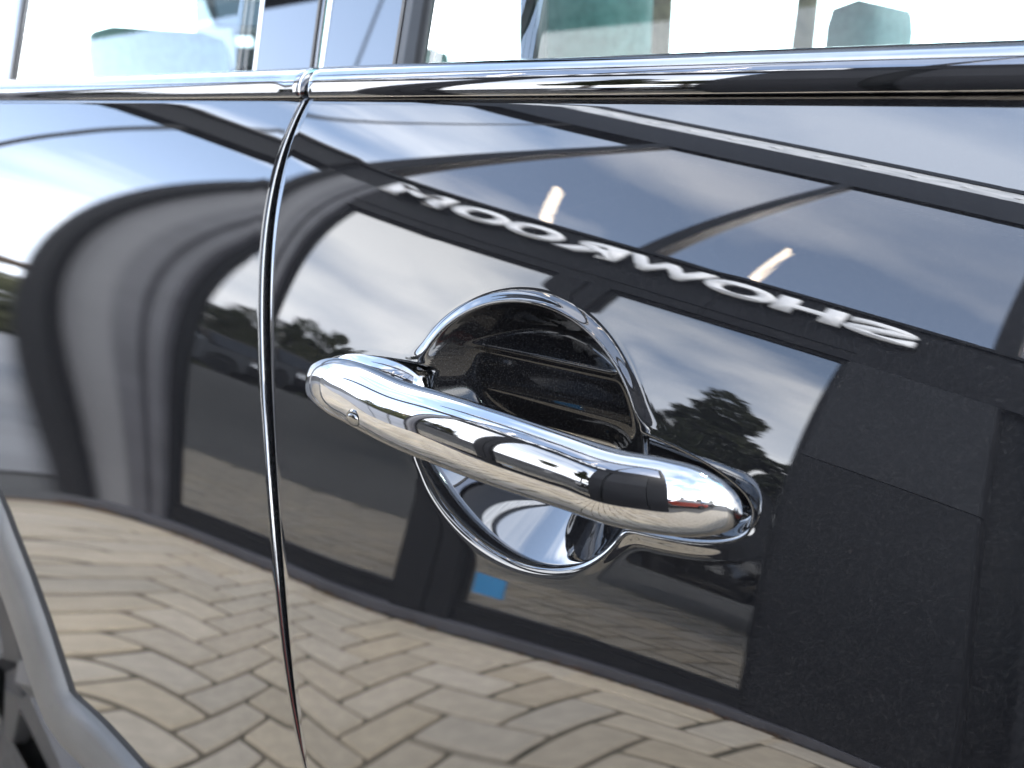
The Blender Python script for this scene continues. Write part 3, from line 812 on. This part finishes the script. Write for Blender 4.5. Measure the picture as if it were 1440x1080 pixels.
# sign letters, each standing off the fascia
def glyph_mesh(ch, w, h, d):
    cu = bpy.data.curves.new('glyph', 'FONT'); cu.body = ch; cu.size = 1.0; cu.extrude = 0.0; cu.offset = 0.05; cu.resolution_u = 5
    ob = bpy.data.objects.new('glyph', cu); C.objects.link(ob)
    dg = bpy.context.evaluated_depsgraph_get(); dg.update()
    me = bpy.data.meshes.new_from_object(ob.evaluated_get(dg)); bpy.data.objects.remove(ob); bpy.data.curves.remove(cu)
    bm = bmesh.new(); bm.from_mesh(me); bpy.data.meshes.remove(me)
    bmesh.ops.remove_doubles(bm, verts=bm.verts[:], dist=1e-5)
    xs = [v.co.x for v in bm.verts]; ys = [v.co.y for v in bm.verts]
    x0, x1, y0, y1 = min(xs), max(xs), min(ys), max(ys)
    for v in bm.verts:
        v.co = (-( (v.co.x - x0) / (x1 - x0) - 0.5) * w, 0.0, (v.co.y - y0) / (y1 - y0) * h)
    ret = bmesh.ops.extrude_face_region(bm, geom=bm.faces[:])
    for v in [g for g in ret['geom'] if isinstance(g, bmesh.types.BMVert)]: v.co.y += d
    bmesh.ops.recalc_face_normals(bm, faces=bm.faces[:])
    me = bpy.data.meshes.new('letter'); bm.to_mesh(me); bm.free(); me.materials.append(M['letter']); return me
ZS, HS = 3.045, 0.225
for ch, xc, w_ in (('S', -0.754, 0.23), ('H', -0.990, 0.235), ('O', -1.242, 0.265), ('W', -1.535, 0.36), ('R', -1.86, 0.275), ('O', -2.125, 0.265), ('O', -2.39, 0.27), ('M', -2.705, 0.29)):
    o = link('letter', glyph_mesh(ch, w_, HS, 0.012), bld); o.location = (xc, 0.030, ZS)
    part('letter_stud', MB().box(xc - 0.006, xc + 0.006, YF, YF + 0.031, ZS + 0.08, ZS + 0.09), 'frame')

# strip lights hanging inside the upper storey
def strip(a, b, label):
    a = Vector(a); b = Vector(b)
    d = (b - a).normalized(); sdv = d.cross(Vector((0, 0, 1))).normalized() * 0.045
    root = empty('strip_light', a)
    o = MB(); 
    for q in ((0, 0),): o.v = [tuple(p - a) for p in (a - sdv, a + sdv, b + sdv, b - sdv, a - sdv + Vector((0, 0, .05)), a + sdv + Vector((0, 0, .05)), b + sdv + Vector((0, 0, .05)), b - sdv + Vector((0, 0, .05)))]
    o.f = [(0, 1, 2, 3), (4, 7, 6, 5), (0, 4, 5, 1), (1, 5, 6, 2), (2, 6, 7, 3), (3, 7, 4, 0)]
    o.build('diffuser', 'lamp', root)
    w_ = MB(); 
    for p in (a + d * 0.1, b - d * 0.1): w_.tube([p - a + Vector((0, 0, .05)), Vector((p.x, p.y, 6.02)) - a], 0.006, 6)
    w_.build('hanger', 'frame', root)
    tag(root, label, 'lamp', 'warm strip lights behind the upper glazing')
strip((-2.50, -2.3, 3.76), (-2.80, -2.3, 4.60), 'slanted warm strip light above the letters of the sign end nearest the building corner')
strip((-1.435, -2.3, 3.76), (-1.47, -2.3, 4.59), 'upright warm strip light above the middle letters of the white sign')

# thin cable slung from the roof edge past the corner
pts = [(-3.88, -2, 7.11), (-3.85, -2, 6.6), (-3.82, -2, 5.95), (-3.755, -2, 5.04), (-3.67, -2, 4.3), (-3.60, -2, 3.8), (-3.53, -2, 3.3), (-3.49, -2, 2.9), (-3.48, -2, 2.5), (-3.50, -2, 2.1), (-3.52, -2, 1.2), (-3.55, -2, 0.0)]
cab = MB().tube(pts, 0.010, 10).build('cable', 'rubber', None, smooth=True)
tag(cab, 'thin dark cable hanging from the roof edge beside the showroom corner', 'cable')
cab2 = MB().tube([(-4.6, -1.9, 7.11), (-4.3, -1.9, 5.8), (-4.08, -1.9, 5.0), (-3.95, -1.9, 4.5), (-3.85, -1.9, 3.9), (-3.8, -1.9, 0)], 0.007, 10).build('cable', 'rubber', None, smooth=True)
tag(cab2, 'thinner second cable hanging farther out from the showroom corner', 'cable')

# ------------------------------------------------------------------ parked vehicles
def vehicle(name, loc, rz, L, W, H, body, kind, label, cat):
    root = empty(name, loc, rz); tag(root, label, cat)
    wr = 0.36 * H / 1.75
    hw_ = W / 2; fw, rw = L * 0.32, -L * 0.31
    def arch(cx, r):  # lower outline with wheel arches
        return [(cx + r * math.cos(a), wr + r * math.sin(a)) for a in np.linspace(math.pi, 0, 9)]
    low = 0.30
    sideo = [(-L / 2, low + 0.1), (rw - wr * 1.18, low)] + arch(rw, wr * 1.18)[1:-1] + [(rw + wr * 1.18, low), (fw - wr * 1.18, low)] + arch(fw, wr * 1.18)[1:-1] + [(fw + wr * 1.18, low), (L / 2, low + 0.08), (L / 2 + 0.02, 0.72 * H * 0.62), (L / 2 - 0.1, H * 0.58)]
    if kind == 'pickup': topo = [(L * 0.17, H * 0.63), (-L / 2 + 0.05, H * 0.63)]
    else: topo = [(L * 0.22, H * 0.62), (-L / 2 + 0.1, H * 0.60)]
    MB().prism(sideo + topo, -hw_, hw_).build('body', body, root, bevel=0.05)
    if kind == 'pickup': cabp = [(L * 0.17, H * 0.62), (L * 0.05, H * 0.97), (-L * 0.13, H), (-L * 0.17, H * 0.62)]
    elif kind == 'suv': cabp = [(L * 0.22, H * 0.61), (L * 0.06, H * 0.97), (-L * 0.36, H), (-L * 0.47, H * 0.61)]
    else: cabp = [(L * 0.22, H * 0.61), (L * 0.06, H * 0.97), (-L * 0.20, H), (-L * 0.40, H * 0.61)]
    cb = MB().prism(cabp, -hw_ * 0.86, hw_ * 0.86).build('cabin', body, root, bevel=0.05)
    cx = sum(p[0] for p in cabp) / 4; cz = H * 0.79
    win = [(cx + (p[0] - cx) * 0.86, cz + (p[1] - cz) * 0.72) for p in cabp]
    MB().prism(win, -hw_ * 0.875, hw_ * 0.875).build('side_window', 'carwin', cb)
    a, b = cabp[0], cabp[1]
    def slope(a, b, off):
        p = [(a[0] + (b[0] - a[0]) * t + off, a[1] + (b[1] - a[1]) * t + 0.01) for t in (0.1, 0.88)]
        return MB().quad((p[0][0], -hw_ * .78, p[0][1]), (p[0][0], hw_ * .78, p[0][1]), (p[1][0], hw_ * .7, p[1][1]), (p[1][0], -hw_ * .7, p[1][1]))
    slope(a, b, 0.03).build('windscreen', 'carwin', cb); slope(cabp[3], cabp[2], -0.03).build('rear_window', 'carwin', cb)
    if kind == 'pickup':
        MB().box(-L / 2 + 0.12, -L * 0.18, -hw_ + 0.1, hw_ - 0.1, H * 0.63 - 0.01, H * 0.63 + 0.012).build('load_cover', 'rubber', root)
    for sgn in (-1, 1):
        MB().box(-L / 2 - 0.03, -L / 2 + 0.12, sgn * hw_ * 0.98 - 0.09 * sgn - 0.09, sgn * hw_ * 0.98 - 0.09 * sgn + 0.09, H * 0.40, H * 0.60, 0.02).build('tail_light', 'taillight', root)
        MB().box(L / 2 - 0.16, L / 2 + 0.035, sgn * hw_ * 0.80 - 0.16, sgn * hw_ * 0.80 + 0.16, H * 0.40, H * 0.50, 0.03).build('headlight', 'headlight', root)
        for wx in (rw, fw):
            n = 28; prof = [(0.62 * wr, -0.01), (0.95 * wr, -0.02), (wr, 0.02), (wr, 0.2), (0.6 * wr, 0.22)]
            P = np.array([[(wx + r * math.cos(2 * math.pi * i / n), sgn * (hw_ - y - 0.01), wr + r * math.sin(2 * math.pi * i / n)) for r, y in prof] for i in range(n)])
            ty = gridmesh('wheel', P, 'tyre', root, closed_u=True)
            mb = MB(); mb.tube([(wx, sgn * (hw_ - 0.05), wr), (wx, sgn * (hw_ - 0.06), wr)], 0.62 * wr, 20)
            for k in range(6):
                an = k * math.pi / 3; mb.tube([(wx, sgn * (hw_ - 0.02), wr), (wx + 0.6 * wr * math.cos(an), sgn * (hw_ - 0.03), wr + 0.6 * wr * math.sin(an))], 0.03, 6)
            mb.build('rim', 'rim', ty)
    MB().box(-L / 2 - 0.06, -L / 2 + 0.1, -hw_ + 0.05, hw_ - 0.05, low + 0.05, low + 0.28, 0.04).build('bumper', 'chrome_dark' if kind == 'pickup' else 'rubber', root)
    return root
vehicle('pickup_truck', (-17.9, 11.2, 1.35), math.atan2(0.75, 0.66) - R(62), 4.4, 1.9, 1.95, 'pick', 'pickup', 'dark pickup truck mirrored in the left showroom window, standing before the tree belt', 'truck')
vehicle('parked_car', (3.7, -4.3, -0.03), R(205), 4.4, 1.85, 1.45, 'red', 'saloon', 'red parked car mirrored in the right end of the chrome door handle', 'car')
vehicle('parked_car', (7.2, -4.2, -0.03), R(195), 4.5, 1.85, 1.6, 'pick', 'suv', 'dark parked car mirrored beside the red car in the handle end', 'car')
vehicle('parked_car', (6.0, -9.5, -0.03), R(250), 4.4, 1.85, 1.5, 'silver', 'saloon', 'silver parked car mirrored behind the red car in the handle end', 'car')

# concrete forecourt beside the showroom
fc = sheet('forecourt', -40, -3.7, -26, -2.02, lambda x, y: -0.018, 2, 2, principled('pale_concrete', (0.20, 0.20, 0.205), 0.85, noise=0.15, nscale=1.2))

# ------------------------------------------------------------------ trees
def tree(name, loc, h, blobs, nleaf, ls, leafmat, label, group=None, cat='tree', trunk=0.16):
    """blobs: (dx, dy, z centre, rx, rz)"""
    root = empty(name, loc); tag(root, label, cat, group)
    rr = np.random.default_rng(abs(hash((round(loc[0], 2), round(loc[1], 2)))) % 2 ** 32 if False else int(abs(loc[0] * 131 + loc[1] * 17 + h * 7)) + 5)
    vol = np.array([b[3] ** 2 * b[4] for b in blobs]); vol = vol / vol.sum()
    V = []; 
    for b, p in zip(blobs, vol):
        n = max(20, int(nleaf * p))
        d = rr.normal(size=(n, 3)); d /= np.linalg.norm(d, axis=1, keepdims=True)
        r = rr.uniform(0.35, 1.0, n) ** 0.5 * (1 + 0.16 * np.sin(d[:, 0] * 7 + b[2] * 3) * np.cos(d[:, 2] * 6 + b[0] * 5))
        c_ = np.stack([b[0] + d[:, 0] * r * b[3], b[1] + d[:, 1] * r * b[3], b[2] + d[:, 2] * r * b[4]], 1)
        u = rr.normal(size=(n, 3)); u /= np.linalg.norm(u, axis=1, keepdims=True)
        w = np.cross(u, rr.normal(size=(n, 3))); w /= np.linalg.norm(w, axis=1, keepdims=True)
        s_ = rr.uniform(0.6, 1.4, (n, 1)) * ls
        V.append(np.stack([c_ - u * s_, c_ - w * s_ * .55, c_ + u * s_, c_ + w * s_ * .55], 1).reshape(-1, 3))
    V = np.concatenate(V); nq = len(V) // 4
    me = bpy.data.meshes.new('crown'); me.vertices.add(len(V)); me.vertices.foreach_set('co', V.astype(np.float32).ravel())
    me.loops.add(nq * 4); me.loops.foreach_set('vertex_index', np.arange(nq * 4, dtype=np.int32))
    me.polygons.add(nq); me.polygons.foreach_set('loop_start', np.arange(0, nq * 4, 4, dtype=np.int32)); me.update(calc_edges=True)
    me.materials.append(M[leafmat]); link('crown', me, root)
    mb = MB(); mb.tube([(0, 0, 0), (0.05, 0, h * 0.3), (-0.04, 0.04, h * 0.6), (0, 0, h * 0.88)], [trunk, trunk * .8, trunk * .5, trunk * .15], 8)
    for b in blobs:
        mb.tube([(0, 0, max(0.4, b[2] - b[4] * 0.8)), (b[0] * 0.9, b[1] * 0.9, b[2])], [trunk * .35, trunk * .12], 6)
    mb.build('trunk', 'bark', root)
    return root
def cluster(h, w, k, seed, z0=0.25):
    rr = random.Random(seed); out = []
    for i in range(k):
        f = z0 + (1 - z0) * (i + 0.5) / k
        ww = w * (1.1 - 0.75 * f) * rr.uniform(0.8, 1.15)
        out.append((rr.uniform(-.35, .35) * w, rr.uniform(-.35, .35) * w, f * h * 0.95, ww, h * (1 - z0) / k * rr.uniform(0.8, 1.2)))
    return out
# the conifer that shows in the right window
tree('conifer', (-6.0, 9.0, 0.5), 7.4, [(0.0, 0, 6.95, .38, .45), (0.15, 0, 6.2, .62, .6), (-0.1, 0.1, 5.5, .70, .6), (0.2, 0.1, 4.8, .8, .7), (-.1, 0, 4.0, .9, .7), (0.1, 0, 3.4, 1.0, .85)], 20000, 0.07, 'leaf_dark',
     'tall conifer mirrored in the right showroom window')
tree('broadleaf_tree', (-4.6, 9.7, 0.5), 5.4, [(0.2, .3, 5.0, .7, .3), (-0.2, .1, 4.7, .8, .35), (.55, .5, 4.5, .6, .3), (0, 0, 3.9, 1.0, .45), (.4, .5, 3.3, 1.35, .7)], 13000, 0.07, 'leaf_dark',
     'low spreading tree to the right of the conifer in the right window')
grp = 'trees behind the parked pickup'
labs = ['tall tree at the left end of the tree belt, beside the white building', 'second tree of the belt, above the dark pickup roof', 'bushy tree in the middle of the belt', 'olive coloured tree right of the bushy one', 'rounded tree with the low outline over the chrome grip end', 'lowest tree at the right end of the tree belt']
for i, (az, el, s_) in enumerate(((50.0, 9.0, 44), (49.2, 10.4, 47), (48.3, 11.0, 43), (47.4, 10.6, 46), (46.5, 10.8, 44), (45.6, 9.8, 45))):
    ox = -2.8 + 0.55 * (50.9 - az) / 6
    x = ox - math.sin(R(az)) * s_; y = -2 + math.cos(R(az)) * s_; h = 1.45 + math.tan(R(el)) * s_ - 1.35
    tree('belt_tree', (x, y, 1.3), h, cluster(h, 1.3, 8, i, 0.06), 6500, 0.13, 'leaf', labs[i], grp)
for i, (az, s_) in enumerate(((52.6, 52),)):
    x = -2.2 - math.sin(R(az)) * s_; y = -2 + math.cos(R(az)) * s_; h = [7.5][i]
    tree('belt_tree', (x, y, 1.3), h, cluster(h, 1.6, 6, 20 + i, 0.06), 4500, 0.15, 'leaf',
         ['tree standing left of the white building'][i], grp)
# hedge under the belt
tv = []; tf = []
for _ in range(16000):
    az = random.uniform(45, 55); s_ = 38 + random.gauss(0, 0.8); h = random.uniform(0, 1) * (3.0 + 0.5 * math.sin(az * 3) + 0.4 * math.sin(az * 11))
    c_ = Vector((-2.6 - math.sin(R(az)) * s_, -2 + math.cos(R(az)) * s_, 1.2 + h)); n = len(tv)
    for _k in range(3): tv.append(tuple(c_ + Vector((random.gauss(0, .22), random.gauss(0, .22), random.gauss(0, .22)))))
    tf.append((n, n + 1, n + 2))
hd = mesh('hedge', tv, tf, 'leaf'); tag(hd, 'long low hedge running under the tree belt behind the car park', 'hedge')
# white building far behind, left of the tree belt
wb = empty('white_building', (-52.5, 37.0, 1.2), R(39)); tag(wb, 'long white building far behind the car park, left of the tree belt', 'building')
MB().box(-2.4, 2.6, -4, 4, 0, 9.0).build('wall', 'white_wall', wb)
MB().box(-2.6, 2.8, -4.3, 4.3, 9.002, 9.4).build('roof', 'white_wall', wb)
for k in range(2): MB().box(-1.8 + k * 2.3, -0.6 + k * 2.3, -4.03, -3.9, 5.5, 7.2).build('window', 'carwin', wb)
# beyond the free side of the showroom: banked shrubs and a tan house
for i, (x, y, h) in enumerate(((-33, -20.5, 5.2), (-36, -24.5, 6.0), (-30.5, -16.5, 4.4), (-40, -23, 6.6), (-27, -21.5, 4.2))):
    tree('garden_tree', (x, y, -0.1), h, cluster(h, 1.7, 5, 40 + i, 0.05), 3200, 0.16, 'leaf',
         ['middle garden tree before the tan house beyond the forecourt', 'taller garden tree behind the middle one beyond the forecourt', 'short garden tree at the near end of the forecourt edge', 'tallest garden tree beside the tan house', 'smallest garden tree, farthest from the tan house'][i], 'garden trees beyond the forecourt')
hs = empty('tan_house', (-44, -29, 0), R(30)); tag(hs, 'tan house with a brown pitched roof beyond the forecourt', 'house')
MB().box(-4, 4, -3, 3, 0, 5.4).build('wall', 'tan_wall', hs)
rf = MB().prism([(-3.5, 5.35), (3.5, 5.35), (0, 7.6)], -4.4, 4.4, 'x'); rf.build('roof', 'roof_tile', hs)
for yy in (-1.6, 0.8): MB().box(3.98, 4.06, yy, yy + 0.9, 3.2, 4.4).build('window', 'carwin', hs)
# shrubs beyond the right hand cars
for i, (x, y, h) in enumerate(((14, -9, 3.0), (17, -6, 3.6), (13, -14, 4.2), (18, -12, 4.6))):
    tree('roadside_tree', (x, y, -0.1), h, cluster(h, 1.8, 5, 60 + i, 0.05), 2500, 0.16, 'leaf',
         ['low roadside tree nearest behind the red car', 'roadside tree behind the dark car to the right of the red one', 'roadside tree behind the silver car', 'tallest roadside tree farthest behind the red car'][i], 'roadside trees behind the red car')
